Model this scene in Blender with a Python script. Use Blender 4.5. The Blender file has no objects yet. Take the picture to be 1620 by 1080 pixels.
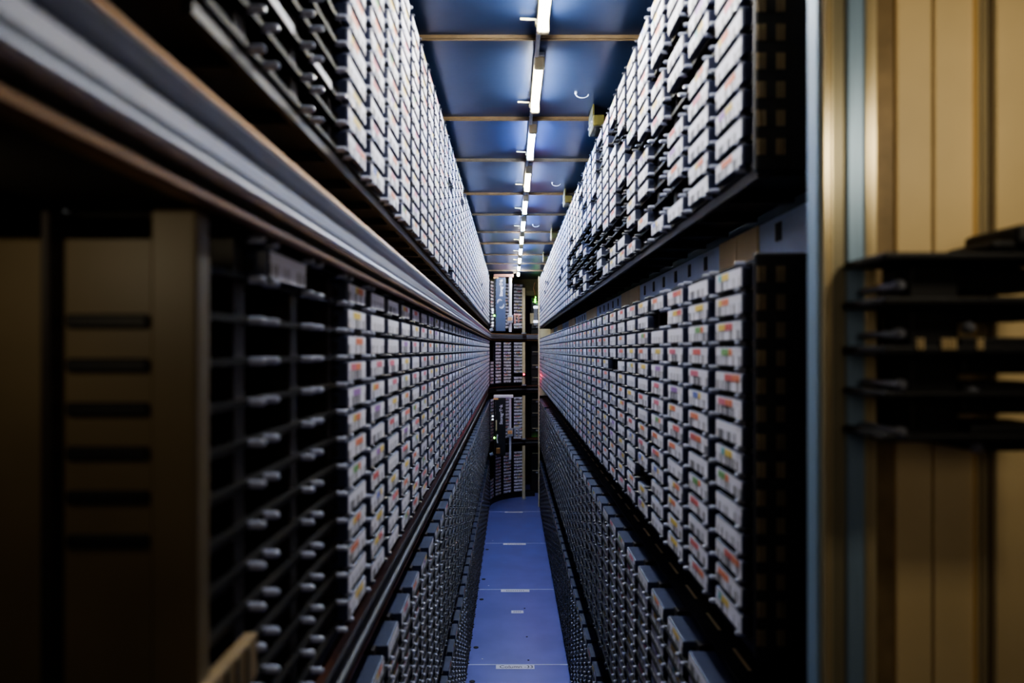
import bpy, bmesh, math, random
from mathutils import Vector, Matrix
random.seed(7)
PI = math.pi
SC = bpy.context.scene
COL = SC.collection
H = 1.5                      # eye height above the floor
F = 1080.0                   # focal length in pixels of the 1620 wide frame
VPX, VPY = 808.0, 553.0      # vanishing point of the aisle
XL, XR = 0.200, 0.270        # label planes left and right of the camera
PITCH = 0.137                # column pitch along the aisle
YEND = 6.50                  # where the straight walls end and the curved end begins

# ------------------------------------------------------------------ helpers
def lin(r, g, b):
    f = lambda c: (c/255/12.92) if c/255 <= .04045 else ((c/255+.055)/1.055)**2.4
    return (f(r), f(g), f(b), 1)

class MB:
    """collects geometry and links it as ONE mesh object"""
    def __init__(s): s.v=[]; s.f=[]; s.m=[]; s.c=[]; s.uv=[]; s.sm=[]
    def face(s, pts, m=0, col=(1,1,1,1), uv=None, smooth=False):
        n=len(s.v); s.v += [tuple(p) for p in pts]
        s.f.append(tuple(range(n, n+len(pts)))); s.m.append(m); s.c.append(col); s.sm.append(smooth)
        s.uv.append(uv or [(0,0)]*len(pts))
    def mesh_faces(s, vs, fs, m=0, smooth=False, col=(1,1,1,1)):
        n=len(s.v); s.v += [tuple(p) for p in vs]
        for f in fs:
            s.f.append(tuple(n+i for i in f)); s.m.append(m); s.c.append(col); s.sm.append(smooth)
            s.uv.append([(0,0)]*len(f))
    def box(s, x0,x1,y0,y1,z0,z1, m=0, M=None, skip=()):
        if x0>x1: x0,x1=x1,x0
        if y0>y1: y0,y1=y1,y0
        if z0>z1: z0,z1=z1,z0
        vs=[(x,y,z) for x in (x0,x1) for y in (y0,y1) for z in (z0,z1)]
        fs=[('-x',(0,1,3,2)),('+x',(4,6,7,5)),('-y',(0,4,5,1)),('+y',(2,3,7,6)),('-z',(0,2,6,4)),('+z',(1,5,7,3))]
        if M: vs=[M@Vector(v) for v in vs]
        s.mesh_faces(vs,[f for k,f in fs if k not in skip],m)
        return s
    def rbox(s, x0,x1,y0,y1,z0,z1, r=.002, m=0, M=None, seg=1):
        """box with bevelled edges"""
        bm=bmesh.new(); bmesh.ops.create_cube(bm,size=1)
        for v in bm.verts:
            v.co=Vector(((x0+x1)/2+v.co.x*abs(x1-x0),(y0+y1)/2+v.co.y*abs(y1-y0),(z0+z1)/2+v.co.z*abs(z1-z0)))
        bmesh.ops.bevel(bm,geom=list(bm.edges),offset=r,segments=seg,affect='EDGES',profile=.5)
        bm.verts.index_update()
        vs=[(M@v.co if M else v.co.copy()) for v in bm.verts]; fs=[tuple(v.index for v in f.verts) for f in bm.faces]
        bm.free(); s.mesh_faces(vs,fs,m); return s
    def tube(s, p0, p1, r, n=12, m=0, r1=None, cap=True):
        p0=Vector(p0); p1=Vector(p1); d=(p1-p0).normalized(); r1=r if r1 is None else r1
        a=d.orthogonal().normalized(); b=d.cross(a); vs=[]
        for k in range(n):
            t=2*PI*k/n; o=a*math.cos(t)+b*math.sin(t); vs.append(p0+o*r); vs.append(p1+o*r1)
        s.mesh_faces(vs,[(2*k,2*((k+1)%n),2*((k+1)%n)+1,2*k+1) for k in range(n)],m,True)
        if cap:
            s.mesh_faces(vs,[tuple(2*k for k in range(n))[::-1],tuple(2*k+1 for k in range(n))],m)
        return s
    def path(s, pts, r, n=8, m=0):
        for a,b in zip(pts[:-1],pts[1:]): s.tube(a,b,r,n,m)
        return s
    def lathe(s, prof, M, n=10, m=0):
        """profile (r, h) turned about local +X, placed by M"""
        vs=[]; fs=[]
        for r,h in prof:
            for k in range(n):
                t=2*PI*k/n; vs.append(M@Vector((h,r*math.cos(t),r*math.sin(t))))
        for i in range(len(prof)-1):
            for k in range(n):
                k2=(k+1)%n; fs.append((i*n+k,i*n+k2,(i+1)*n+k2,(i+1)*n+k))
        s.mesh_faces(vs,fs,m,True)
        s.mesh_faces(vs[-n:],[tuple(range(n))],m)
        return s
    def sweep(s, prof, frames, m=0, closed=True):
        """prof points (p,z); frames functions mapping (p,z)->3D along the path"""
        n=len(prof); vs=[]
        for fr in frames: vs += [fr(p,z) for p,z in prof]
        fs=[]
        for i in range(len(frames)-1):
            for k in range(n if closed else n-1):
                k2=(k+1)%n; fs.append((i*n+k,i*n+k2,(i+1)*n+k2,(i+1)*n+k))
        if closed:
            fs.append(tuple(range(n))[::-1]); fs.append(tuple((len(frames)-1)*n+k for k in range(n)))
        s.mesh_faces(vs,fs,m); return s
    def mesh(s, name, mats, color=False):
        me=bpy.data.meshes.new(name); me.from_pydata(s.v,[],s.f)
        for mt in (mats if isinstance(mats,(list,tuple)) else [mats]): me.materials.append(mt)
        me.polygons.foreach_set('material_index',s.m); me.polygons.foreach_set('use_smooth',s.sm)
        if color:
            ca=me.color_attributes.new('Col','FLOAT_COLOR','CORNER'); flat=[]; uvf=[]
            for f,c,u in zip(s.f,s.c,s.uv):
                flat += list(c)*len(f)
                for q in u: uvf += list(q)
            ca.data.foreach_set('color',flat)
            ul=me.uv_layers.new(name='UVMap'); ul.data.foreach_set('uv',uvf)
        me.update(); return me
    def build(s, name, mats, parent=None, color=False):
        o=bpy.data.objects.new(name,s.mesh(name,mats,color)); COL.objects.link(o)
        if parent: o.parent=parent
        return o

def tag(o, label=None, cat=None, group=None, kind=None):
    if label: o['label']=label
    if cat: o['category']=cat
    if group: o['group']=group
    if kind: o['kind']=kind
    return o
def empty(name, loc, rz=0):
    o=bpy.data.objects.new(name,None); COL.objects.link(o); o.location=loc; o.rotation_euler=(0,0,rz)
    o.empty_display_size=.02; return o
def copy_tree(o, parent=None):
    c=o.copy(); COL.objects.link(c)
    if parent: c.parent=parent
    for ch in list(o.children): copy_tree(ch,c)
    return c
def text_obj(name, body, size, mat, parent, loc, rot, depth=.0004, sx=1.0, off=0):
    cu=bpy.data.curves.new(name,'FONT'); cu.body=body; cu.size=size; cu.extrude=depth; cu.align_x='CENTER'; cu.align_y='CENTER'; cu.offset=off
    tmp=bpy.data.objects.new(name+'_tmp',cu); COL.objects.link(tmp)
    dg=bpy.context.evaluated_depsgraph_get(); me=bpy.data.meshes.new_from_object(tmp.evaluated_get(dg))
    bpy.data.objects.remove(tmp); bpy.data.curves.remove(cu)
    me.materials.clear(); me.materials.append(mat); me.name=name
    o=bpy.data.objects.new(name,me); COL.objects.link(o); o.parent=parent; o.location=loc; o.rotation_euler=rot; o.scale=(sx,1,1)
    return o
def px(x, y, Y):                       # the point at depth Y that the photo shows at pixel x, y
    return Vector(((x-VPX)/F*Y, Y, H-(y-VPY)/F*Y))

# ---------------------------------------------------------------- materials
def mat(name, col, rough=.5, metal=0, emit=None, es=0, noise=0, nscale=40, bump=0, bscale=200, spec=None, stretch=None):
    m=bpy.data.materials.new(name); m.use_nodes=True; nt=m.node_tree; b=nt.nodes['Principled BSDF']
    b.inputs['Base Color'].default_value=col; b.inputs['Roughness'].default_value=rough; b.inputs['Metallic'].default_value=metal
    if spec is not None: b.inputs['Specular IOR Level'].default_value=spec
    if emit: b.inputs['Emission Color'].default_value=emit; b.inputs['Emission Strength'].default_value=es
    if noise or bump:
        tc=nt.nodes.new('ShaderNodeTexCoord'); mp=nt.nodes.new('ShaderNodeMapping'); nt.links.new(tc.outputs['Object'],mp.inputs['Vector'])
        if stretch: mp.inputs['Scale'].default_value=stretch
        n=nt.nodes.new('ShaderNodeTexNoise'); n.inputs['Scale'].default_value=nscale; n.inputs['Detail'].default_value=4
        nt.links.new(mp.outputs['Vector'],n.inputs['Vector'])
        if noise:
            r=nt.nodes.new('ShaderNodeValToRGB'); k0=max(0,1-noise); k1=1+noise
            r.color_ramp.elements[0].position=.3; r.color_ramp.elements[1].position=.7
            r.color_ramp.elements[0].color=(col[0]*k0,col[1]*k0,col[2]*k0,1); r.color_ramp.elements[1].color=(min(1,col[0]*k1),min(1,col[1]*k1),min(1,col[2]*k1),1)
            nt.links.new(n.outputs['Fac'],r.inputs['Fac']); nt.links.new(r.outputs['Color'],b.inputs['Base Color'])
        if bump:
            n2=nt.nodes.new('ShaderNodeTexNoise'); n2.inputs['Scale'].default_value=bscale; nt.links.new(mp.outputs['Vector'],n2.inputs['Vector'])
            bp=nt.nodes.new('ShaderNodeBump'); bp.inputs['Strength'].default_value=bump; bp.inputs['Distance'].default_value=.002
            nt.links.new(n2.outputs['Fac'],bp.inputs['Height']); nt.links.new(bp.outputs['Normal'],b.inputs['Normal'])
    return m

def label_material():
    m=bpy.data.materials.new('barcode_label'); m.use_nodes=True; nt=m.node_tree; N=nt.nodes; L=nt.links; b=N['Principled BSDF']
    at=N.new('ShaderNodeAttribute'); at.attribute_name='Col'
    uv=N.new('ShaderNodeUVMap'); uv.uv_map='UVMap'; sx=N.new('ShaderNodeSeparateXYZ'); L.new(uv.outputs['UV'],sx.inputs['Vector'])
    mu=N.new('ShaderNodeMath'); mu.operation='MULTIPLY'; mu.inputs[1].default_value=34; L.new(sx.outputs['X'],mu.inputs[0])
    fl=N.new('ShaderNodeMath'); fl.operation='FLOOR'; L.new(mu.outputs[0],fl.inputs[0])
    wn=N.new('ShaderNodeTexWhiteNoise'); wn.noise_dimensions='1D'; L.new(fl.outputs[0],wn.inputs['W'])
    gt=N.new('ShaderNodeMath'); gt.operation='GREATER_THAN'; gt.inputs[1].default_value=.55; L.new(wn.outputs['Value'],gt.inputs[0])
    lt=N.new('ShaderNodeMath'); lt.operation='LESS_THAN'; lt.inputs[1].default_value=.54; L.new(sx.outputs['Y'],lt.inputs[0])
    an=N.new('ShaderNodeMath'); an.operation='MULTIPLY'; L.new(gt.outputs[0],an.inputs[0]); L.new(lt.outputs[0],an.inputs[1])
    k=N.new('ShaderNodeMath'); k.operation='MULTIPLY_ADD'; k.inputs[1].default_value=-.74; k.inputs[2].default_value=1; L.new(an.outputs[0],k.inputs[0])
    mx=N.new('ShaderNodeVectorMath'); mx.operation='SCALE'; L.new(at.outputs['Color'],mx.inputs[0]); L.new(k.outputs[0],mx.inputs['Scale'])
    L.new(mx.outputs[0],b.inputs['Base Color']); b.inputs['Roughness'].default_value=.55; b.inputs['Specular IOR Level'].default_value=.15
    return m

M_label = label_material()
M_body  = mat('cartridge_shell', lin(40,46,72), .42, noise=.2, nscale=60)
M_dark  = mat('black_rack_plastic', lin(15,12,12), .6, noise=.35, nscale=25, bump=.1, spec=.2)
M_div   = mat('brown_black_divider', lin(36,29,28), .48, noise=.3, nscale=30)
M_clip  = mat('lit_clip_plastic', lin(158,163,184), .14, noise=.15, nscale=80)  # near clips: their bright glints are put into a lighter colour
M_clipd = mat('dim_clip_plastic', lin(62,64,76), .25, noise=.15, nscale=80)  # same plastic on far clips, darkened to paint the fading light
M_ledge = mat('dark_ledge', lin(26,24,28), .55, noise=.3, nscale=12)
M_alu   = mat('brushed_aluminium', lin(164,170,184), .36, .5, noise=.18, nscale=60, stretch=(40,.4,40))
M_alud  = mat('dull_aluminium', lin(140,142,152), .42, .6, noise=.2, nscale=60, stretch=(40,.4,40))
M_bronze= mat('bronze_lip', lin(150,112,70), .42, .6, noise=.25, nscale=50, stretch=(20,.5,20))
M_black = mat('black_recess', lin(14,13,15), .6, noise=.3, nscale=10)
M_rust  = mat('dark_brown_rail', lin(86,52,36), .4, .5, noise=.3, nscale=40, stretch=(20,.5,20))
M_ceil  = mat('blue_steel_ceiling', lin(42,58,92), .30, .5, noise=.12, nscale=6, bump=.05, bscale=60)
M_beam  = mat('tan_beam', lin(104,88,66), .4, .3, noise=.2, nscale=40)
M_floor = mat('blue_floor_panel', lin(108,113,184), .36, .1, noise=.10, nscale=5, bump=.04, bscale=150)
M_seam  = mat('pale_seam', lin(190,195,225), .4, noise=.1, nscale=30)
M_paper = mat('white_sticker', lin(225,222,235), .5, noise=.05, nscale=30)
M_ink   = mat('black_ink', lin(20,18,24), .6, noise=.1, nscale=30)
M_greyink= mat('faint_ink', lin(150,146,165), .6, noise=.1, nscale=30)
M_wall  = mat('blue_grey_panel', lin(186,202,232), .5, .2, noise=.15, nscale=8)
M_tan   = mat('tan_panel', lin(222,198,150), .5, noise=.12, nscale=6)
M_tand  = mat('dark_tan_panel', lin(92,80,60), .5, noise=.2, nscale=6)
M_beam2 = mat('weathered_metal', lin(140,120,88), .5, .2, noise=.2, nscale=40)
M_olive = mat('olive_bracket', lin(74,70,30), .5, .4, noise=.25, nscale=30)
M_white = mat('white_paint', lin(222,222,232), .35, noise=.06, nscale=20)
M_robot = mat('slate_robot_shell', lin(66,78,104), .45, noise=.1, nscale=15)
M_robotd= mat('black_robot_shell', lin(22,26,30), .45, noise=.3, nscale=15)
M_pole  = mat('tan_pole', lin(206,196,158), .4, noise=.1, nscale=20)
M_orange= mat('amber_plate', lin(230,176,116), .5, noise=.1, nscale=60)
M_pink  = mat('copper_fitting', lin(176,124,110), .45, .3, noise=.2, nscale=40)
M_green = mat('green_indicator', lin(90,255,30), .4, emit=(.25,1,.05,1), es=9)
M_red   = mat('red_scanner_lens', lin(255,30,50), .4, emit=(1,.02,.08,1), es=14)
M_wlamp = mat('white_indicator', lin(235,235,255), .4, emit=(.8,.85,1,1), es=1.6)
M_cable = mat('pale_cable', lin(150,156,168), .45, noise=.15, nscale=50)
M_frameb= mat('blue_grey_frame', lin(150,176,200), .4, .3, noise=.12, nscale=30, stretch=(30,30,.6))
M_frameg= mat('champagne_trim', lin(232,214,172), .3, .5, noise=.12, nscale=30, stretch=(30,30,.6))
M_frameo= mat('olive_grey_frame', lin(150,142,116), .4, .3, noise=.12, nscale=30, stretch=(30,30,.6))
LWARM=(.97,.97,.93,1); LCOOL=(.50,.67,1,1)
M_tubew = mat('warm_tube', lin(255,240,200), .4, emit=LWARM, es=160)
M_tubec = mat('cool_tube', lin(225,235,255), .4, emit=LCOOL, es=160)
M_halow  = mat('warm_halo', lin(240,220,150), .5, emit=(1,.80,.35,1), es=2.5)  # yellowish bloom round a tube, painted as weak emission
M_haloc  = mat('cool_halo', lin(190,205,250), .5, emit=(.5,.62,1,1), es=2.5)  # bluish bloom round a tube, painted as weak emission

# ------------------------------------------------------------------ setting
def struct(o): o['kind']='structure'; return o
ZC=H+.735
m=MB(); m.box(-.55,.95,-.7,7.6,-.05,0)
for z in (1.2,2.23,3.253,4.274,5.294,6.328): m.box(-.3,.38,z-.004,z+.004,0,.0008,1)
struct(m.build('floor',[M_floor,M_seam]))
m=MB(); m.box(-.55,.95,-.7,7.6,ZC,ZC+.04); struct(m.build('ceiling',M_ceil))
m=MB(); m.box(-.60,-.55,-.7,7.6,-.05,ZC+.04); struct(m.build('wall_left',M_black))
m=MB(); m.box(.95,1.0,-.7,7.6,-.05,ZC+.04); struct(m.build('wall_right',M_black))
m=MB(); m.box(-.60,1.0,7.6,7.65,-.05,ZC+.04); struct(m.build('wall_end',M_black))
m=MB(); m.box(-.60,1.0,-.75,-.7,-.05,ZC+.04); struct(m.build('wall_behind',M_black))
for i,z in enumerate((.55,1.09,1.60,2.16,2.63,3.20,3.69,4.24,4.69,5.25,5.79,6.3)):
    m=MB(); m.box(-.32,.38,z-.006,z+.006,ZC-.008,ZC); m.box(-.32,.38,z-.002,z+.002,ZC-.011,ZC-.008)
    struct(m.build('trim_%d'%(i+1),M_beam))

# -------------------------------------------------------------- cartridges
CW, CH, CD = .105, .0242, .084        # width, height, depth of one cartridge
PAL={'yellow':(250,215,20),'orange':(250,120,40),'red':(232,50,50),'pink':(240,95,135),'purple':(165,95,205),'blue':(70,105,215),'green':(90,180,70),'cyan':(60,190,205)}
SCHEMES=[('plain',[]),('yellow',['yellow']*3),('orange',['orange']*3),('red',['red']*3),('pink',['pink']*3),('purple',['purple']*3),
 ('yellow and orange',['yellow','orange','orange']),('red and orange',['red','red','orange','orange']),('pink and orange',['pink','pink','orange','orange']),
 ('purple and yellow',['purple','purple','yellow','yellow']),('yellow and red',['yellow','yellow','red','red']),('blue and yellow',['blue','blue','yellow']),
 ('green and orange',['green','green','orange']),('cyan and yellow',['cyan','yellow','yellow'])]
def add_label(mb, M, scheme, seed, tone, lm=0, detail=True):
    """white bar-code label on the front of a cartridge: local +X is the front"""
    w,h=.0995,.0218; z0=(CH-h)/2; e=.0005
    c=(.77*tone[0],.77*tone[1],.87*tone[2],1)
    P=lambda x,u,v: M@Vector((x,(u-.5)*w,z0+v*h))
    n=seed
    mb.face([P(e,0,0),P(e,1,0),P(e,1,1),P(e,0,1)],lm,c,[(n,0),(n+.999,0),(n+.999,1),(n,1)])
    cols=SCHEMES[scheme][1]
    if cols:
        k0=[.12,.25,.38][seed%3]; du=.142
        for i,cn in enumerate(cols):
            u0=k0+i*du; cc=lin(*PAL[cn]); cc=tuple(.62*a+.16 for a in cc[:3])+(1,)
            mb.face([P(2*e,u0,.55),P(2*e,u0+du*.93,.55),P(2*e,u0+du*.93,.93),P(2*e,u0,.93)],lm,cc,[(n,.9)]*4)
mb=MB(); mb.rbox(-CD,0,-CW/2,CW/2,0,CH,.0022,0,seg=2)
mb.box(-.05,-.012,-CW/2-.0006,-CW/2,.006,.0155,1); mb.box(-.05,-.012,CW/2,CW/2+.0006,.006,.0155,1)   # finger grips in the sides
BODY=mb.mesh('tape_cartridge',[M_body,M_black])
LABELS=[]
for s in range(len(SCHEMES)):
    row=[]
    for v in range(3):
        mb=MB(); add_label(mb,Matrix.Identity(4),s,v+3*s+1,(1,1,1)); row.append(mb.mesh('label',[M_label],True))
    LABELS.append(row)

# name, side, face x, y of first cartridge, row pitch, z of top (rel. to eye), rows, near empty columns
RACKS=[
 ('upper left','L',XL,.837,.0318,.240+13*.0318+.0318,14,3),
 ('middle left','L',XL,.837,.0327,.0877,13,3),
 ('lower left','L',XL,.700,.0318,-.478,13,0),
 ('bottom left','L',XL,1.65,.0318,-1.03,13,0),
 ('upper right','R',XR,.795,.0320,.212+14*.0320,14,0),
 ('middle right','R',XR,.795,.0313,.1008,14,0),
 ('lower right','R',XR,.795,.0327,-.452,13,0),
 ('bottom right','R',XR,1.75,.0318,-1.03,13,0)]
EMPTY_UR={1:{6,10},2:{1,5,6,9,12},3:{1,2,3,4,5,9},4:{0,2,6},5:{1,7}}
def is_empty(rack,rb,c,rng):
    if rack=='upper right':
        if c in EMPTY_UR: return rb in EMPTY_UR[c]
        if 6<=c<=17 and rb<=6: return rng.random()<(.72 if abs((c-6)*.45-rb)<3.2 else .35)
        if c>17: return rng.random()<.01
        return c>0 and rng.random()<.05
    if rack=='upper left': return rng.random()<.02
    return rng.random()<.006
def frame_of(side,xf,yc,z):
    if side=='L': return Matrix.Translation((-xf,yc,z))
    return Matrix.Translation((xf,yc,z))@Matrix.Rotation(PI,4,'Z')
def proj(p):
    return (VPX+p.x/p.y*F, VPY-(p.z-H)/p.y*F)
def area(Mx):
    pts=[proj(Mx@Vector((0,(u-.5)*CW,v*CH))) for u,v in ((0,0),(1,0),(1,1),(0,1))]
    cx=sum(p[0] for p in pts)/4; cy=sum(p[1] for p in pts)/4
    if not(0<cx<1620 and 2<cy<1078): return 0
    return abs(sum(pts[i][0]*pts[(i+1)%4][1]-pts[(i+1)%4][0]*pts[i][1] for i in range(4)))/2
def pick_scheme(rng,near):
    if rng.random()<(.28 if near else .55): return 0
    return rng.choice([1,1,1,2,2,3,4,4,5,6,6,7,8,9,10,11,12,13])
rng=random.Random(21)
CARTS=[]                      # area, matrix, rack, row from top, row from bottom, column, scheme, seed
NCOLS={}
for name,side,xf,y0,pt,ztop,rows,ne in RACKS:
    n=int((YEND-y0)/PITCH); NCOLS[name]=n
    for c in range(n):
        yc=y0+c*PITCH+CW/2
        for r in range(rows):
            rb=rows-1-r
            if is_empty(name,rb,c,rng): continue
            z=H+ztop-(r+1)*pt+.004
            Mx=frame_of(side,xf,yc,z)
            CARTS.append((area(Mx),Mx,name,r,rb,c,pick_scheme(rng,c<14),rng.randrange(1,400)))
FIX={('middle left',0):6,('middle left',1):1,('middle left',2):2,('middle left',3):8,('middle left',4):5,('middle left',5):6,
     ('middle right',0):13,('middle right',1):6,('middle right',2):10,('middle right',3):12,('middle right',4):7,('middle right',5):8}
CARTS=[(a,Mx,nm,r,rb,c,(FIX.get((nm,r),sc) if c==0 else sc),sd) for a,Mx,nm,r,rb,c,sc,sd in CARTS]
CARTS.sort(key=lambda t:-t[0])
ORD=['','first','second','third','fourth','fifth','sixth','seventh','eighth','ninth','tenth','eleventh','twelfth','thirteenth','fourteenth']+['%dth'%i for i in range(15,21)]+['21st','22nd','23rd']+['%dth'%i for i in range(24,31)]
def place_cart(Mx, scheme, seed, label, group):
    o=bpy.data.objects.new('tape_cartridge',BODY); COL.objects.link(o); o.matrix_world=Mx
    tag(o,label,'tape cartridge',group)
    l=bpy.data.objects.new('label',LABELS[scheme][seed%3]); COL.objects.link(l); l.parent=o
    return o
NIND=297
for a,Mx,nm,r,rb,c,sc,sd in CARTS[:NIND]:
    mk='plain label' if sc==0 else SCHEMES[sc][0]+' marks'
    rowt='%s row up'%ORD[rb+1] if nm.startswith('upper') else '%s row down'%ORD[r+1]
    colt='nearest column' if c==0 else '%s nearest column'%ORD[c+1]
    place_cart(Mx,sc,sd,'tape cartridge, %s, %s rack, %s, %s'%(mk,nm,rowt,colt),'tape cartridges in the %s rack'%nm)
# lone cartridge among the empty near columns of the left wall
nm,side,xf,y0,pt,ztop,rows,ne=RACKS[1]
place_cart(frame_of('L',XL,y0-2*PITCH+CW/2,H+ztop-pt+.004),0,2,'lone tape cartridge with plain label among empty near slots of middle left rack','tape cartridges in the middle left rack')
rest=MB()
def rest_cart(Mx,sc,sd):
    rest.box(-CD,0,-CW/2,CW/2,0,CH,1,Mx,skip=('-x',)); t=.9+.1*((sd*37)%10)/10
    add_label(rest,Mx,sc,sd,(t,t,t),0)
for a,Mx,nm,r,rb,c,sc,sd in CARTS[NIND:]: rest_cart(Mx,sc,sd)

# ------------------------------------------------------------------- racks
PEG=MB(); PEG.lathe([(.0036,-.006),(.0036,.0052),(.0030,.0075),(.0014,.0088)],Matrix.Identity(4),10)
PEG=PEG.mesh('slot_clip',[M_clip])
def add_peg(mb,Mx): mb.lathe([(.0036,-.006),(.0036,.0055),(.0020,.0085)],Mx,6)
RLAB={'upper left':'long black tape rack on left wall above the aluminium rail',
 'middle left':'long black tape rack on left wall below the aluminium rail, near slots empty',
 'lower left':'long black tape rack on left wall under the brown rail',
 'bottom left':'long black tape rack on left wall just above the floor',
 'upper right':'long black tape rack under the ceiling on right wall, many slots empty',
 'middle right':'long black tape rack on right wall at eye level, slots full',
 'lower right':'long black tape rack on right wall under the dark ledge',
 'bottom right':'long black tape rack on right wall just above the floor'}
for name,side,xf,y0,pt,ztop,rows,ne in RACKS:
    s=-1 if side=='L' else 1
    n=NCOLS[name]; g=(PITCH-CW)/2
    ya=y0-g-ne*PITCH + (.045 if ne else 0); yb=y0+n*PITCH-g
    root=empty('cartridge_rack',(s*(xf+.06),(ya+yb)/2,H+ztop-rows*pt)); tag(root,RLAB[name],'tape rack')
    off=-Vector(root.location)
    def part(mb,nm,mt):
        mb.v=[(v[0]+off.x,v[1]+off.y,v[2]+off.z) for v in mb.v]; return mb.build(nm,mt,root)
    X=lambda d: s*(xf+d)
    zb=H+ztop-rows*pt; zt=H+ztop
    part(MB().box(X(.107),X(.113),ya,yb,zb-.006,zt+.006),'back_panel',M_dark)
    for r in range(rows+1):
        z=H+ztop-r*pt
        low=name.split()[0] in('lower','bottom'); d0=(.038 if r==0 else -.0035) if low else .0085
        mb=MB(); mb.box(X(d0+.004),X(.107),ya,yb,z+.0002,z+.0038)
        mb.box(X(d0),X(d0+.004),ya,yb,z-.0016,z+.0038)
        part(mb,'shelf',M_dark)
    for c in range(-ne,n+1):
        y=y0+c*PITCH-g
        if y<ya-.001: continue
        mb=MB(); mb.box(X(.021),X(.106),y-.008,y+.008,zb,zt)
        mb.box(X(.0175),X(.021),y-.011,y+.011,zb,zt)
        part(mb,'column_divider',M_div)
    # underside with ribs that run from the wall to the front edge
    mb=MB(); mb.box(X(.018),X(.113),ya,yb,zb-.004,zb-.0005)
    for c in range(-ne,n+1):
        y=y0+c*PITCH-g
        if y>=ya: mb.box(X(.022),X(.108),y-.006,y+.006,zb-.016,zb-.004)
    mb.box(X(.012),X(.020),ya,yb,zb-.016,zb-.001)
    part(mb,'bottom_panel',M_ledge)
    # clips at the row lines
    pegs=[]
    r0=1 if name.split()[0] in('lower','bottom') else 0
    for c in range(-ne,n):
        for r in range(r0,rows+1):
            z=H+ztop-r*pt+.0008
            for dy in (-.0685,-.036):
                y=y0+c*PITCH+CW/2+dy
                if y<ya+.005: continue
                Mx=frame_of(side,xf+(.0050 if r0==0 else 0),y,z)
                p=Mx.translation; q=proj(p); vis=(-20<q[0]<1640 and -20<q[1]<1100)
                pegs.append((0 if vis else 1,p.y,Mx))
    pegs.sort(key=lambda t:(t[0],t[1]))
    for _,_,Mx in pegs[:100]:
        o=bpy.data.objects.new('slot_clip',PEG); COL.objects.link(o); o.parent=root
        o.matrix_local=Matrix.Translation(off)@Mx
    mb=MB()
    for _,_,Mx in pegs[100:]: add_peg(mb,Mx)
    if pegs[100:]: tag(part(mb,'slot_clip',M_clipd),kind='stuff')
    # end faces towards the camera
    if side=='R':
        mb=MB(); mb.rbox(X(.004),X(.113),ya-.014,ya-.006,zb-.012,zt+.008,.002)
        part(mb,'end_panel',M_ledge)
        mb=MB()
        for r in range(rows):
            z=H+ztop-(r+1)*pt+.006
            for k in range(9):
                if k in (3,4,5) : continue
                mb.box(X(.006+.0036*k),X(.0078+.0036*k),ya-.0165,ya-.014,z,z+.018)
        part(mb,'end_rib',M_beam2)
        mb=MB()
        for r in range(rows):
            z=H+ztop-(r+1)*pt+.006
            mb.box(X(.0165),X(.026),ya-.0155,ya-.014,z,z+.012)
        part(mb,'end_recess',M_black)
    elif ne:
        mb=MB(); mb.rbox(X(.0),X(.030),ya-.02,ya,zb-.008,zt+.002,.002); part(mb,'end_post',M_tand if name=='middle left' else M_ledge)
        if name=='middle left':
            mb=MB(); mb.box(X(.030),X(.090),ya-.012,ya,zb-.008,zt-.016)
            part(mb,'slotted_plate',M_tand)
            mb=MB()
            for k in range(6):
                z=H+.018-k*.0285; mb.rbox(X(.034),X(.087),ya-.016,ya-.011,z-.004,z+.005,.0015)
            part(mb,'dark_slat',M_black)
            mb=MB(); mb.rbox(X(.090),X(.096),ya-.026,ya,zb-.008,zt,.001); part(mb,'edge_strip',M_div)
            mb=MB(); mb.rbox(X(.096),X(.30),ya-.018,ya-.004,zb-.008,zt-.016,.002); part(mb,'end_plate',M_tand)
        else:
            mb=MB(); mb.box(X(.030),X(.30),ya-.012,ya,zb-.008,zt+.002); part(mb,'end_plate',M_ledge)
    if name=='upper left':      # two pale strips along one shelf lip
        for c in (-1,-2):
            y=y0+c*PITCH
            mb=MB(); mb.box(X(.0070),X(.0084),y+.012,y+.088,H+.3008,H+.3085); part(mb,'pale_strip',M_paper)
    if name in('lower right','lower left','bottom right','bottom left'):
        # flat ledge behind the top row with a pale dash at every column
        mb=MB(); mb.box(X(.036),X(.113),ya,yb,zt+.0040,zt+.0065)
        part(mb,'top_ledge',M_ledge)

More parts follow.
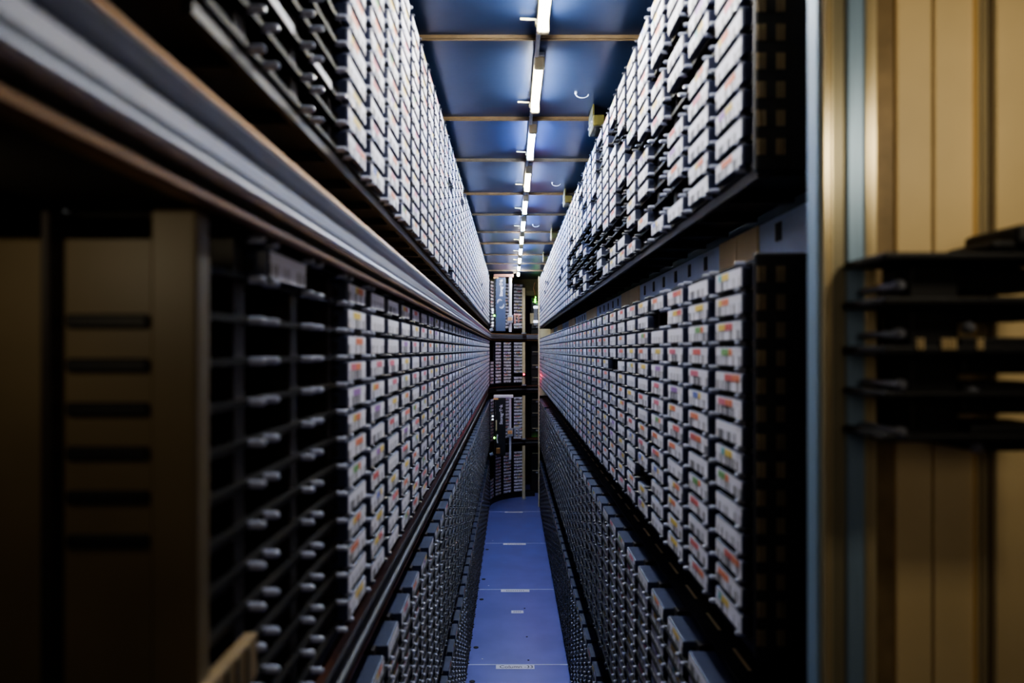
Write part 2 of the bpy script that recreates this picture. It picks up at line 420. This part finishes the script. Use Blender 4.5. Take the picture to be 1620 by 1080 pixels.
# curved end of each storey
AC=Vector((.30,YEND,0)); AR=.50
ARCZ=[('upper',.212+14*.0327,14,.0327),('second',.078,13,.0318),('third',-.478,13,.0318),('bottom',-1.03,13,.0318)]
for nm,ztop,rows,pt in ARCZ:
    root=empty('curved_rack',(AC.x-.3,AC.y+.42,H+ztop-rows*pt)); off=-Vector(root.location)
    tag(root,'black curved tape rack closing the far end of aisle, %s storey'%nm,'tape rack')
    def part(mb,n_,mt):
        mb.v=[(v[0]+off.x,v[1]+off.y,v[2]+off.z) for v in mb.v]; return mb.build(n_,mt,root)
    def fr(phi):
        return lambda p,z: (AC.x-(AR+p)*math.cos(phi),AC.y+(AR+p)*math.sin(phi),z)
    frames=[fr(math.radians(a)) for a in range(2,74,3)]
    zb=H+ztop-rows*pt; zt=H+ztop
    part(MB().sweep([(.107,zb),(.113,zb),(.113,zt),(.107,zt)],frames),'back_panel',M_dark)
    for r in range(rows+1):
        z=H+ztop-r*pt; part(MB().sweep([(.019,z),(.107,z),(.107,z+.0036),(.019,z+.0036)],frames),'shelf',M_dark)
    for a in (7,24,40,56,71):
        M=Matrix.Translation(AC)@Matrix.Rotation(-math.radians(a),4,'Z')
        part(MB().box(-(AR+.107),-(AR+.015),-.010,.010,zb,zt,0,M),'column_divider',M_div)
    part(MB().sweep([(.012,zb-.012),(.113,zb-.012),(.113,zb-.0005),(.012,zb-.0005)],frames),'bottom_panel',M_ledge)
    for ci,a in enumerate((15.5,32,48,63.5)):
        M0=Matrix.Translation(AC)@Matrix.Rotation(-math.radians(a),4,'Z')@Matrix.Translation((-AR,0,0))
        for r in range(rows):
            if nm=='second' and ((ci==3 and r==10) or (ci==0 and r<6)): continue
            if nm=='bottom' and ci==0 and r<7: continue
            z=H+ztop-(r+1)*pt+.004
            rest_cart(M0@Matrix.Translation((0,0,z)),pick_scheme(rng,False),rng.randrange(1,400))
# curved dark plinth on the floor under the end
m=MB(); m.sweep([(.0,0),(.113,0),(.113,.045),(.0,.045)],[(lambda ph:(lambda p,z:(AC.x-(AR+p)*math.cos(ph),AC.y+(AR+p)*math.sin(ph),z)))(math.radians(a)) for a in range(0,88,4)])
tag(m.build('curved_plinth',M_ledge),'dark curved plinth on the blue floor at far end of aisle','plinth')
o=rest.build('tape_cartridge',[M_label,M_body],None,True)
tag(o,'remaining tape cartridges with white bar-code labels, farther along both racked walls','tape cartridge','tape cartridges in far columns','stuff')

# ------------------------------------------------------- panels in the gaps
def gap_panel(s,x,y0,y1,z0,z1,label,tan,holes):
    root=empty('gap_panel',(s*x,(y0+y1)/2,H+z0)); off=-Vector(root.location)
    def part(mb,n_,mt):
        mb.v=[(v[0]+off.x,v[1]+off.y,v[2]+off.z) for v in mb.v]; return mb.build(n_,mt,root)
    tag(root,label,'wall panel')
    part(MB().box(s*x,s*(x+.012),y0,y1,H+z0,H+z1),'sheet',M_wall)
    for a,b in tan:
        mb=MB(); mb.box(s*(x-.004),s*x,a,(a+b)/2-.002,H+z0,H+z1); mb.box(s*(x-.004),s*x,(a+b)/2+.002,b,H+z0,H+z1)
        part(mb,'tan_strip',M_tan)
    y=y0+.06
    while y<y1 and holes:
        if not any(a-.02<y<b+.02 for a,b in tan): part(MB().box(s*(x-.0015),s*x,y-.010,y+.010,H+holes-.013,H+holes+.013),'square_hole',M_black)
        y+=.1225
gap_panel(1,.386,.80,YEND,.100,.192,'blue-grey perforated panel with tan strips between upper and middle right racks',[(1.06,1.25),(2.04,2.36),(3.06,3.45),(4.08,4.5),(5.1,5.6),(6.1,6.49)],.170)
gap_panel(-1,.316,.50,YEND,.086,.222,'dark recessed panel behind the aluminium rail on left wall',[],0)
# dashes on the right ledge
g=MB()
for c in range(NCOLS['lower right']):
    y=.795+c*PITCH+.02
    o=MB().box(-.0025,.0025,-.035,.035,0,.0012).build('ledge_marker',M_tan) if c==0 else bpy.data.objects[MK].copy()
    if c==0: MK=o.name
    else: COL.objects.link(o)
    o.location=(XR+.062,y+.03,H-.452+.0066)
    tag(o,'small pale dash marker lying on the black ledge along right wall','marker','dash markers on the right ledge')

# -------------------------------------------------------------------- rails
def rail(name,dz,label,mats,y_near,rec=0):
    zc=H+dz; zq=lambda z:.160-(.160-z)*.92
    root=empty(name,(-XL,3.5,zc+.08)); off=-Vector(root.location); tag(root,label,'rail')
    def frames():
        out=[lambda p,z,y=y:(-XL-rec+p,y,zc+zq(z)) for y in (y_near,1.5,3,4.5,YEND)]
        for a in range(4,117,4):
            ph=math.radians(a); out.append(lambda p,z,ph=ph:(AC.x-(AR+rec-p)*math.cos(ph),AC.y+(AR+rec-p)*math.sin(ph),zc+zq(z)))
        return out
    fr=frames()
    def part(prof,n_,mt):
        mb=MB().sweep(prof,fr); mb.v=[(v[0]+off.x,v[1]+off.y,v[2]+off.z) for v in mb.v]; return mb.build(n_,mt,root)
    part([(-.10,.166),(-.10,.161),(.010,.156),(.014,.151),(.0155,.155),(.010,.163)],'top_lip',mats[0])
    part([(-.01,.156),(-.01,.136),(.010,.136),(.0135,.140),(.0175,.150),(.012,.156)],'upper_bar',mats[1])
    part([(-.01,.136),(-.01,.1175),(.0105,.1175),(.0125,.120),(.0125,.132),(.0085,.136)],'web',mats[2])
    part([(-.01,.1170),(-.01,.1035),(.010,.1035),(.0165,.106),(.0175,.109),(.0155,.1125),(.0165,.115),(.012,.117)],'lower_bar',mats[1])
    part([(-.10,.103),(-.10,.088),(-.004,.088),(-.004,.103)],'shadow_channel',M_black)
    part([(-.004,.0918),(-.004,.087),(.008,.085),(.0135,.087),(.0135,.0905),(.006,.0918)],'bottom_lip',mats[0])
    return root,off
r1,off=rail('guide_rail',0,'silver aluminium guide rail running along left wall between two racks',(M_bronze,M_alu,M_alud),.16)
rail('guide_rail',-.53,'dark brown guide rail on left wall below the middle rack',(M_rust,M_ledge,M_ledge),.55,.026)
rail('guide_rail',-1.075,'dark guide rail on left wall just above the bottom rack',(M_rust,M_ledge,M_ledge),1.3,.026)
# toothed strips on the curved stretch of the rails are part of the rail
for root in [o for o in bpy.data.objects if o.name.startswith('guide_rail')]:
    mb=MB(); off=-Vector(root.location); zc=-off.z-.08; RE=0 if zc>H-.1 else .026
    for k in range(46):
        a=math.radians(30+k*1.9)
        M=Matrix.Translation((AC.x-(AR+RE-.019)*math.cos(a),AC.y+(AR+RE-.019)*math.sin(a),zc+.127))@Matrix.Rotation(-a,4,'Z')
        mb.box(-.003,.006,-.004,.004,-.006,.006,0,M)
    mb.v=[(v[0]+off.x,v[1]+off.y,v[2]+off.z) for v in mb.v]; mb.build('tooth_strip',M_alud,root)

# ----------------------------------------------------------- ceiling lights
LX=.071
def make_light(warm):
    root=empty('ceiling_light',(LX,0,ZC))
    b=MB(); b.rbox(-.013,.013,-.165,.165,-.012,-.001,.002); b.build('housing',M_cable,root)
    d=MB(); d.lathe([(.015,-.150),(.015,.150)],Matrix.Translation((0,0,-.026))@Matrix.Rotation(PI/2,4,'Z'),12)
    t=MB(); t.tube((0,-.148,-.030),(0,.148,-.030),.0085,14); t.build('tube',M_tubew if warm else M_tubec,root)
    t=MB(); t.rbox(-.012,.012,-.150,.150,-.019,-.012,.002); t.build('halo_strip',M_halow if warm else M_haloc,root)  # glowing strip added to stand in for the halo of the tube
    for s in(-1,1):
        e=MB(); e.rbox(-.013,.013,s*.148,s*.165,-.042,-.012,.003); e.build('end_cap',M_pole,root)
    c=MB(); c.tube((-.014,.163,-.008),(-.05,.163,-.006),.0025,8); c.rbox(-.017,-.007,.158,.172,-.022,-.010,.002); c.build('bracket',M_pole,root)
    return root
protoW=make_light(True); protoC=make_light(False); usedW=usedC=False
seq=[(.855,1),(1.37,1),(1.885,1),(2.4,0),(2.905,1),(3.42,0),(3.935,0),(4.445,1),(4.96,0),(5.47,1),(5.985,0),(6.45,1)]
for i,(y,w) in enumerate(seq):
    y*=.979
    if w: o=protoW if not usedW else copy_tree(protoW); usedW=True
    else: o=protoC if not usedC else copy_tree(protoC); usedC=True
    o.location=(LX,y,ZC)
    nth=['out of view above the camera','nearest in view, cut by the frame top','second from near end','third from near end','fourth from near end','fifth from near end','sixth from near end','seventh from near end','eighth from near end','ninth from near end','tenth from near end','farthest, above the robot'][i]
    tag(o,'%s tube light on the ceiling, %s'%('warm white' if w else 'cool white',nth),'light','tube lights along the ceiling')
for (y0,_),(y1,_) in zip(seq[:-1],seq[1:]):
    y0*=.979; y1*=.979
    m=MB(); m.rbox(LX-.012,LX-.003,y0+.173,y1-.166,ZC-.017,ZC-.006,.001); 
    o=m.build('cable_channel',M_cable); tag(o,'thin pale cable channel on the ceiling between two tube lights','cable','cable channels between ceiling lights')
# hooks hanging from the ceiling and olive brackets beside the right racks
for i,(x,y,Y) in enumerate(((921,147,1.95),(880,290,3.0),(848,360,4.0))):
    m=MB(); p=px(x,y,Y); zz=ZC-.0; pts=[Vector((p.x-.018,Y,zz))]+[Vector((p.x-.018*math.cos(t),Y,zz-.006-.010*math.sin(t))) for t in [k*PI/8 for k in range(9)]]
    m.path(pts,.0011,8); m.rbox(p.x-.021,p.x-.015,Y-.006,Y+.006,zz-.004,zz,.001)
    tag(m.build('cable_hook',M_wall),'small wire hook on the blue ceiling, %s from near end'%('first','second','third')[i],'hook')
for i,Y in enumerate((2.10,3.17,4.17,5.2)):
    root=empty('ceiling_bracket',(XR+.006,Y,ZC-.042)); tag(root,'olive metal bracket beside the top of upper right rack, %s from near end'%('first','second','third','fourth')[i],'bracket')
    m=MB(); m.rbox(-.030,.006,-.055,.055,-.022,.012,.003); m.box(-.030,-.026,-.055,.055,.012,.045); m.build('plate',M_olive,root)
    for dy in(-.035,0,.035):
        M=Matrix.Translation((-.030,dy,-.005))@Matrix.Rotation(PI,4,'Z'); MB().lathe([(.006,-.001),(.006,.002),(.003,.004)],M,8).build('bolt',M_alud,root)

# --------------------------------------------------------------- floor marks
def sticker(xa,xb,Y0,Y1,name,label,txt=None,marks=0):
    root=empty(name,((xa+xb)/2,(Y0+Y1)/2,.0009)); tag(root,label,'sticker')
    w=(xb-xa)/2; d=(Y1-Y0)/2
    MB().box(-w,w,-d,d,0,.0006).build('backing',M_paper,root)
    if txt: text_obj('lettering',txt,d*1.75,M_ink,root,(.006,0,.0008),(0,0,0),.0002,.92)
    if marks:
        m=MB()
        for k in range(marks): m.box(-w*.62+k*w*1.3/marks,-w*.62+(k+.6)*w*1.3/marks,-d*.3,d*.35,.0006,.0008)
        m.build('faint_print',M_greyink,root)
sticker(-.070,.112,3.206,3.247,'floor_sticker','white sticker reading Column -33 at the nearest pale floor seam','Column -33')
sticker(-.061,.116,4.226,4.268,'floor_sticker','white sticker at the second floor seam from near end',None,9)
sticker(-.058,.116,5.246,5.288,'floor_sticker','white sticker at the third floor seam from near end',None,9)
sticker(-.055,.110,6.285,6.322,'floor_sticker','white sticker at the farthest floor seam',None,9)
sticker(.003,.073,3.885,3.925,'floor_sticker','small white sticker on the blue floor between two nearest seams',None,4)
for k,(x,y) in enumerate(((770.5,869),(765,916),(761.7,948),(753,1024),(747,1078))):
    Y=H*F/(y-VPY); X=max((x-VPX)/F*Y,-XL+.014)
    o=MB().lathe([(.013,-.0005),(.013,.002),(.009,.003)],Matrix.Translation((X,Y,0))@Matrix.Rotation(-PI/2,4,'Y'),16).build('floor_grommet',M_ink)
    tag(o,'round black grommet on the blue floor beside left wall, %s from far end'%ORD[k+1],'grommet','floor grommets')
for k,(x,y) in enumerate(((830,962),(833.6,1007),(836,1044))):
    Y=H*F/(y-VPY); o=MB().lathe([(.005,-.0005),(.005,.0012),(.002,.0018)],Matrix.Translation(((x-VPX)/F*Y,Y,0))@Matrix.Rotation(-PI/2,4,'Y'),12).build('floor_screw',M_ink)
    tag(o,'tiny black screw in the blue floor, %s from far end'%ORD[k+1],'screw','floor screws')
for k,(x,y) in enumerate(((779.5,855),(773,926),(763,1042))):
    Y=H*F/(y-VPY); o=MB().lathe([(.004,-.0005),(.004,.0012),(.002,.0018)],Matrix.Translation(((x-VPX)/F*Y,Y,0))@Matrix.Rotation(-PI/2,4,'Y'),12).build('floor_stud',M_white)
    tag(o,'tiny white stud in the blue floor near left wall, %s from far end'%ORD[k+1],'stud','floor studs')

# ------------------------------------------------------- robots at the far end
YR=6.34
def robot(dz,label,dark):
    c=px(792,483,YR); zb=H+.172 if not dark else H-.985; zt=H+.672 if not dark else H-.452
    root=empty('tape_robot',(c.x,YR,zb)); tag(root,label,'robot')
    hgt=zt-zb
    b=MB(); b.rbox(-.046,.046,0,.10,.0,hgt,.004,seg=2); b.build('body',M_robotd if dark else M_robot,root)
    t=text_obj('lettering','StorageTek',.040,M_white,root,(.006,-.0008,hgt-.098 if not dark else hgt-.150),(PI/2,-PI/2,0),.0006,1,.0017)
    t.scale=(.84 if not dark else .98,.95,1)
    if not dark:
        zc=hgt-.245
        for sgn in(1,-1):     # two interlocking swooshes
            lg=MB()
            for r0,r1,a0,a1 in ((.030,.021,25,215),(.017,.012,40,200)):
                pts=[]
                for k in range(13):
                    a=math.radians(a0+(a1-a0)*k/12); w=.5+.5*math.sin(PI*k/12)
                    ro=r0; ri=r0-(r0-r1)*w
                    pts.append((a,ro,ri))
                for (a,ro,ri),(a2,ro2,ri2) in zip(pts[:-1],pts[1:]):
                    P=lambda r,a:(sgn*(r*.78*math.cos(a)-.009),-.0012,zc+sgn*(r*1.15*math.sin(a)*.8+.017))
                    lg.face([P(ri,a),P(ro,a),P(ro2,a2),P(ri2,a2)])
            lg.build('emblem_swoosh',M_white,root)
    else:
        MB().rbox(-.046,-.034,-.012,0,hgt-.30,hgt-.20,.003).build('cable_loop',M_pole,root)
        MB().rbox(-.044,-.004,-.016,0,.02,.075,.004).build('amber_motor',M_bronze,root)
        MB().path([(-.028+.0,-.012,.20),(-.036,-.014,.16),(-.028,-.014,.12)],.006,8).build('cable',M_white,root)
    # mast, head and gripper
    mx=.089; mz0=-.006; mz1=hgt+.03
    m=MB(); m.tube((mx,.03,mz0-(.03 if dark else 0)),(mx,.03,mz1),.0145 if not dark else .011,14); m.build('mast',M_white,root)
    a=MB(); a.rbox(-.065,.118,0,.09,hgt+.004,hgt+.030,.004); a.build('top_arm',M_white if dark else M_pink,root)
    MB().rbox(-.068,-.022,-.012,.004,hgt-.012,hgt+.002,.002).build('top_plate',M_orange,root)
    hz=.075 if not dark else .185
    MB().rbox(mx-.027,mx+.027,-.03,.012,hz,hz+.072,.004).build('head',M_cable,root)
    hp=MB().rbox(mx-.022,mx+.020,-.034,-.030,hz+.022,hz+.054,.002).build('head_plate',M_orange,root)
    MB().lathe([(.004,0),(.004,.002),(.002,.003)],Matrix.Translation((mx,-.034,hz+.036))@Matrix.Rotation(-PI/2,4,'Z'),8).build('lens',M_ink,hp)
    gm=MB(); gm.rbox(mx+.036,mx+.052,-.05,.02,hz-.006,hz+.078,.003); gm.rbox(mx+.070,mx+.084,-.05,.02,hz+.004,hz+.070,.003); gm.rbox(mx+.03,mx+.10,-.012,.02,hz+.066,hz+.080,.003)
    gm.build('gripper',M_pink if not dark else M_cable,root)
    MB().rbox(mx+.03,mx+.10,-.02,.02,hz-.022,hz-.014,.002).build('gripper_base',M_white,root)
    MB().lathe([(.008,0),(.008,.006),(.004,.009)],Matrix.Translation((-.058,.0,.145 if not dark else .168))@Matrix.Rotation(-PI/2,4,'Z'),10).build('status_light',M_green,root)
    for z in ((.05,.075,.11,.165,.185,.20) if not dark else (.33,.36)):
        MB().rbox(-.082,-.066,.02,.03,z,z+.012,.002).build('indicator',M_wlamp,root)
    MB().rbox(-.062,-.05,.0,.08,0,hgt,.002).build('side_cover',M_black,root)
    MB().tube((-.10,.02,.006),(-.07,.02,.02),.016,12).build('wheel',M_cable,root)
robot(0,'slate blue tape robot with white StorageTek lettering and emblem at far end','')
robot(-1.075,'black tape robot with white vertical StorageTek lettering below the brown rail',True)

# tan upright pole at the far end, in pieces between the rails
pole=empty('end_pole',(.131,6.86,0)); tag(pole,'tall tan pole standing at far end right of the tape columns','pole')
for z0,z1 in ((-1.5,-.965),(-.90,-.46),(-.36,.075),(.16,.62)):
    MB().tube((0,0,H+z0),(0,0,H+z1),.0165,16).build('tube_section',M_pole,pole)
    MB().tube((0,0,H+z0),(0,0,H+z0+.012),.024,16).build('collar',M_cable,pole)
sc=empty('barcode_scanner',(.131,6.815,H-.262)); tag(sc,'small scanner glowing red on the tan pole at far end','scanner')
MB().rbox(-.014,.014,0,.026,0,.03,.003).build('case',M_ink,sc)
MB().lathe([(.0075,0),(.0075,.004),(.004,.007)],Matrix.Translation((0,0,.016))@Matrix.Rotation(-PI/2,4,'Z'),12).build('red_lens',M_red,sc)

# dark machine behind the far end of the right wall
dt=empty('drive_tower',(.285,7.05,0)); tag(dt,'dark drive tower with small green lights behind far end of right rack','drive tower')
MB().rbox(-.075,.20,.10,.40,0,H+.55,.006).build('cabinet',M_black,dt)
for k,z in enumerate((-1.30,-1.12,-.86,-.70,-.56,-.33,-.2,-.06,.22,.34,.46)):
    f=MB().rbox(-.070,.06,.085,.10,H+z,H+z+.05,.003).build('drive_front',M_robotd,dt)
    MB().rbox(-.060,.02,.082,.085,H+z+.036,H+z+.042,.001).build('slot',M_pole,f)
    if k%2==0: MB().rbox(-.022,.03,.080,.085,H+z+.010,H+z+.026,.002).build('badge',M_cable,f)
for z in(.50,.52,.545,-.93): MB().lathe([(.009,0),(.009,.005),(.004,.008)],Matrix.Translation((-.03,.075,H+z))@Matrix.Rotation(-PI/2,4,'Z'),10).build('green_light',M_green,dt)
MB().rbox(-.045,-.005,.05,.10,H+.25,H+.46,.004).build('grey_column',M_cable,dt)
for z in(.28,.43): MB().rbox(-.048,-.002,.045,.05,H+z,H+z+.025,.003).build('white_light',M_wlamp,dt)
MB().rbox(-.085,-.045,.06,.10,H+.27,H+.38,.004).build('cream_box',M_pole,dt)
MB().path([(-.03,.06,H+.70),(-.045,.06,H+.64),(-.03,.05,H+.58),(-.04,.06,H+.53)],.006,8).build('cable_loop',M_bronze,dt)
# pale post that closes the right wall
ep=empty('end_upright',(XR,6.54,0)); tag(ep,'thin pale upright strip closing the far end of right wall','post')
m=MB(); m.rbox(-.006,.006,-.02,.02,0,H+.70,.002); m.build('strip',M_pole,ep)
MB().rbox(.006,.11,.0,.02,H+.10,H+.20,.002).build('cream_plate',M_pole,ep)
MB().rbox(.006,.11,.0,.02,H-.44,H-.35,.002).build('lower_plate',M_pole,ep)
# ceiling beam ahead of the robots
m=MB(); m.rbox(-.30,.60,7.12,7.18,H+.56,H+.62,.004); m.box(-.30,.60,7.12,7.125,H+.62,ZC)
tag(m.build('cross_member',M_olive),'olive cross member under the ceiling behind the robot','beam')

# --------------------------------------------------------- right foreground
YF=.58
def fx(x): return (x-VPX)/F*YF
fr=empty('frame_post',(fx(1335),YF,0)); tag(fr,'tall blue-grey aluminium frame post with champagne edges in right foreground','post')
cx=fx(1335)
segs=[(1293,1299,.0,M_frameb,'edge_bead'),(1299,1306,-.006,M_frameg,'champagne_edge'),(1306,1308.5,-.001,M_ledge,'groove'),(1308.5,1313,-.005,M_frameg,'champagne_edge'),(1313,1336,-.002,M_frameo,'olive_face'),(1336,1362,-.006,M_frameb,'blue_face'),(1362,1368,-.009,M_frameg,'champagne_edge'),(1368,1370,-.003,M_ledge,'groove'),(1370,1379,-.008,M_frameg,'champagne_edge')]
for a,b,d,mt,n_ in segs:
    MB().rbox(fx(a)-cx,fx(b)-cx,d,.02,0,ZC-.001,.0006).build(n_,mt,fr)
wp=empty('foreground_panel',(fx(1500),YF+.02,0)); tag(wp,'tall tan sheet-metal panel with vertical seams at right edge of photo','panel'); pc=fx(1500)
for a,b,d,mt in((1379,1440,.004,M_beam2),(1440,1498,.0,M_tan),(1502,1566,.0,M_tan),(1582,1592,-.002,M_tand),(1597,1720,0,M_tan)):
    MB().rbox(fx(a)-pc,fx(b)-pc,d,d+.01,0,ZC-.001,.001).build('sheet',mt,wp)
for a,b in((1566,1570),(1573,1577),(1578.5,1581),(1592,1594),(1595,1597)):
    MB().rbox(fx(a)-pc,fx(b)-pc,-.006,.008,0,ZC-.001,.0006).build('champagne_rib',M_frameg,wp)
MB().box(fx(1379)-pc,fx(1720)-pc,.012,.016,0,ZC-.001).build('backing_sheet',M_ledge,wp)
# black cartridge magazine in front of the panel
YM=.545
def q(x,y): return Vector(((x-VPX)/F*YM,YM,H-(y-VPY)/F*YM))
mg=empty('cartridge_magazine',(q(1500,555).x,YM,H-.08)); tag(mg,'black open-slot cartridge magazine mounted on the tan panel in right foreground','magazine')
O=Vector(mg.location)
def mbox(x0,x1,y0,y1,d0,d1,n_,mt,r=.002):
    a=q(x0,y0)-O; b=q(x1,y1)-O
    return MB().rbox(a.x,b.x,d0,d1,b.z,a.z,r,seg=2).build(n_,mt,mg)
for y0,y1 in((408,420),(474,487),(547,561),(615,625),(678,690)):
    mbox(1362,1640,y0,y1,-.035,.03,'shelf',M_black)
mbox(1426,1502,418,684,-.012,.03,'body',M_black)
mbox(1500,1640,424,462,-.005,.03,'dark_block',M_black); mbox(1500,1640,488,508,-.005,.03,'dark_block',M_black)
mbox(1506,1640,534,590,-.012,.03,'dark_block',M_black); mbox(1506,1640,604,652,-.012,.03,'dark_block',M_black); mbox(1510,1640,668,708,-.02,.03,'dark_block',M_black)
mbox(1562,1640,366,398,-.035,.03,'top_block',M_black,.004); mbox(1530,1640,388,404,-.03,.03,'top_block',M_black,.004)
for x,y in((1386,458),(1386,530),(1388,606),(1388,676),(1506,618),(1512,700),(1500,520)):
    p=q(x,y)-O; MB().lathe([(.0045,0),(.0045,.004),(.0022,.0065)],Matrix.Translation((p.x,-.03 if x<1450 else -.022,p.z))@Matrix.Rotation(-PI/2,4,'Z'),12).build('bolt',M_alud,mg)
    if x<1450: MB().tube((p.x,-.030,p.z),(p.x,.02,p.z),.003,8).build('bolt_shank',M_alud,mg)
for x in(1408,1415,1445,1451,1457,1463,1497,1503):
    mbox(x,x+3,536,553,-.037,-.034,'pale_mark',M_tan,.0004)
# pale end bracket low in the left foreground
lb=empty('rail_bracket',(-XL,.42,H-.216)); tag(lb,'pale slanted metal bracket low in left foreground below the empty slots','bracket')
m=MB(); m.rbox(-.004,.006,-.02,.103,-.034,.0,.001)
for k in range(6): m.box(.006,.0072,-.01+.018*k,-.004+.018*k,-.032,-.003,1)
m.build('plate',[M_beam2,M_tand],lb)

# ---------------------------------------------------------- lights and world
def area_light(name,loc,target,size,energy,col,sy=None):
    l=bpy.data.lights.new(name,'AREA'); l.size=size; l.energy=energy; l.color=col
    if sy: l.shape='RECTANGLE'; l.size_y=sy
    o=bpy.data.objects.new(name,l); COL.objects.link(o); o.location=loc
    o.rotation_euler=(Vector(target)-Vector(loc)).to_track_quat('-Z','Y').to_euler(); return o
area_light('warm_fill',(.10,-.45,H+.15),(.25,2,H),.4,.6,(1,.86,.70))  # added warm fill from behind the camera, no opening there
area_light('panel_fill',(.40,.30,H+.24),(.39,.60,H+.15),.06,.27,(1,.88,.66))  # added lamp out of view, brightens the tan foreground panel
area_light('left_fill',(-.30,.28,H+.072),(-.31,.47,H+.06),.03,.048,(1,.86,.6))  # added lamp out of view, lights the top of the left end plates
p=bpy.data.lights.new('red_scan','POINT'); p.energy=.5; p.color=(1,.03,.10); p.shadow_soft_size=.004
o=bpy.data.objects.new('red_scan',p); COL.objects.link(o); o.location=(.235,6.15,H-.235)
w=bpy.data.worlds.new('aisle_ambient'); SC.world=w; w.use_nodes=True
bg=w.node_tree.nodes['Background']; bg.inputs['Color'].default_value=(.25,.35,.6,1); bg.inputs['Strength'].default_value=.02

# ------------------------------------------------------------------- camera
cam=bpy.data.cameras.new('camera'); co=bpy.data.objects.new('camera',cam); COL.objects.link(co)
co.location=(0,0,H); co.rotation_euler=(PI/2,0,0)
cam.sensor_width=36; cam.sensor_fit='HORIZONTAL'; cam.lens=F/1620*36
cam.shift_x=(810-VPX)/1620; cam.shift_y=(VPY-540)/1620
cam.clip_start=.02; cam.clip_end=50
cam.dof.use_dof=True; cam.dof.focus_distance=3.2; cam.dof.aperture_fstop=3.6
SC.camera=co
SC.view_settings.view_transform='AgX'; SC.view_settings.look='AgX - Medium High Contrast'; SC.view_settings.exposure=.64
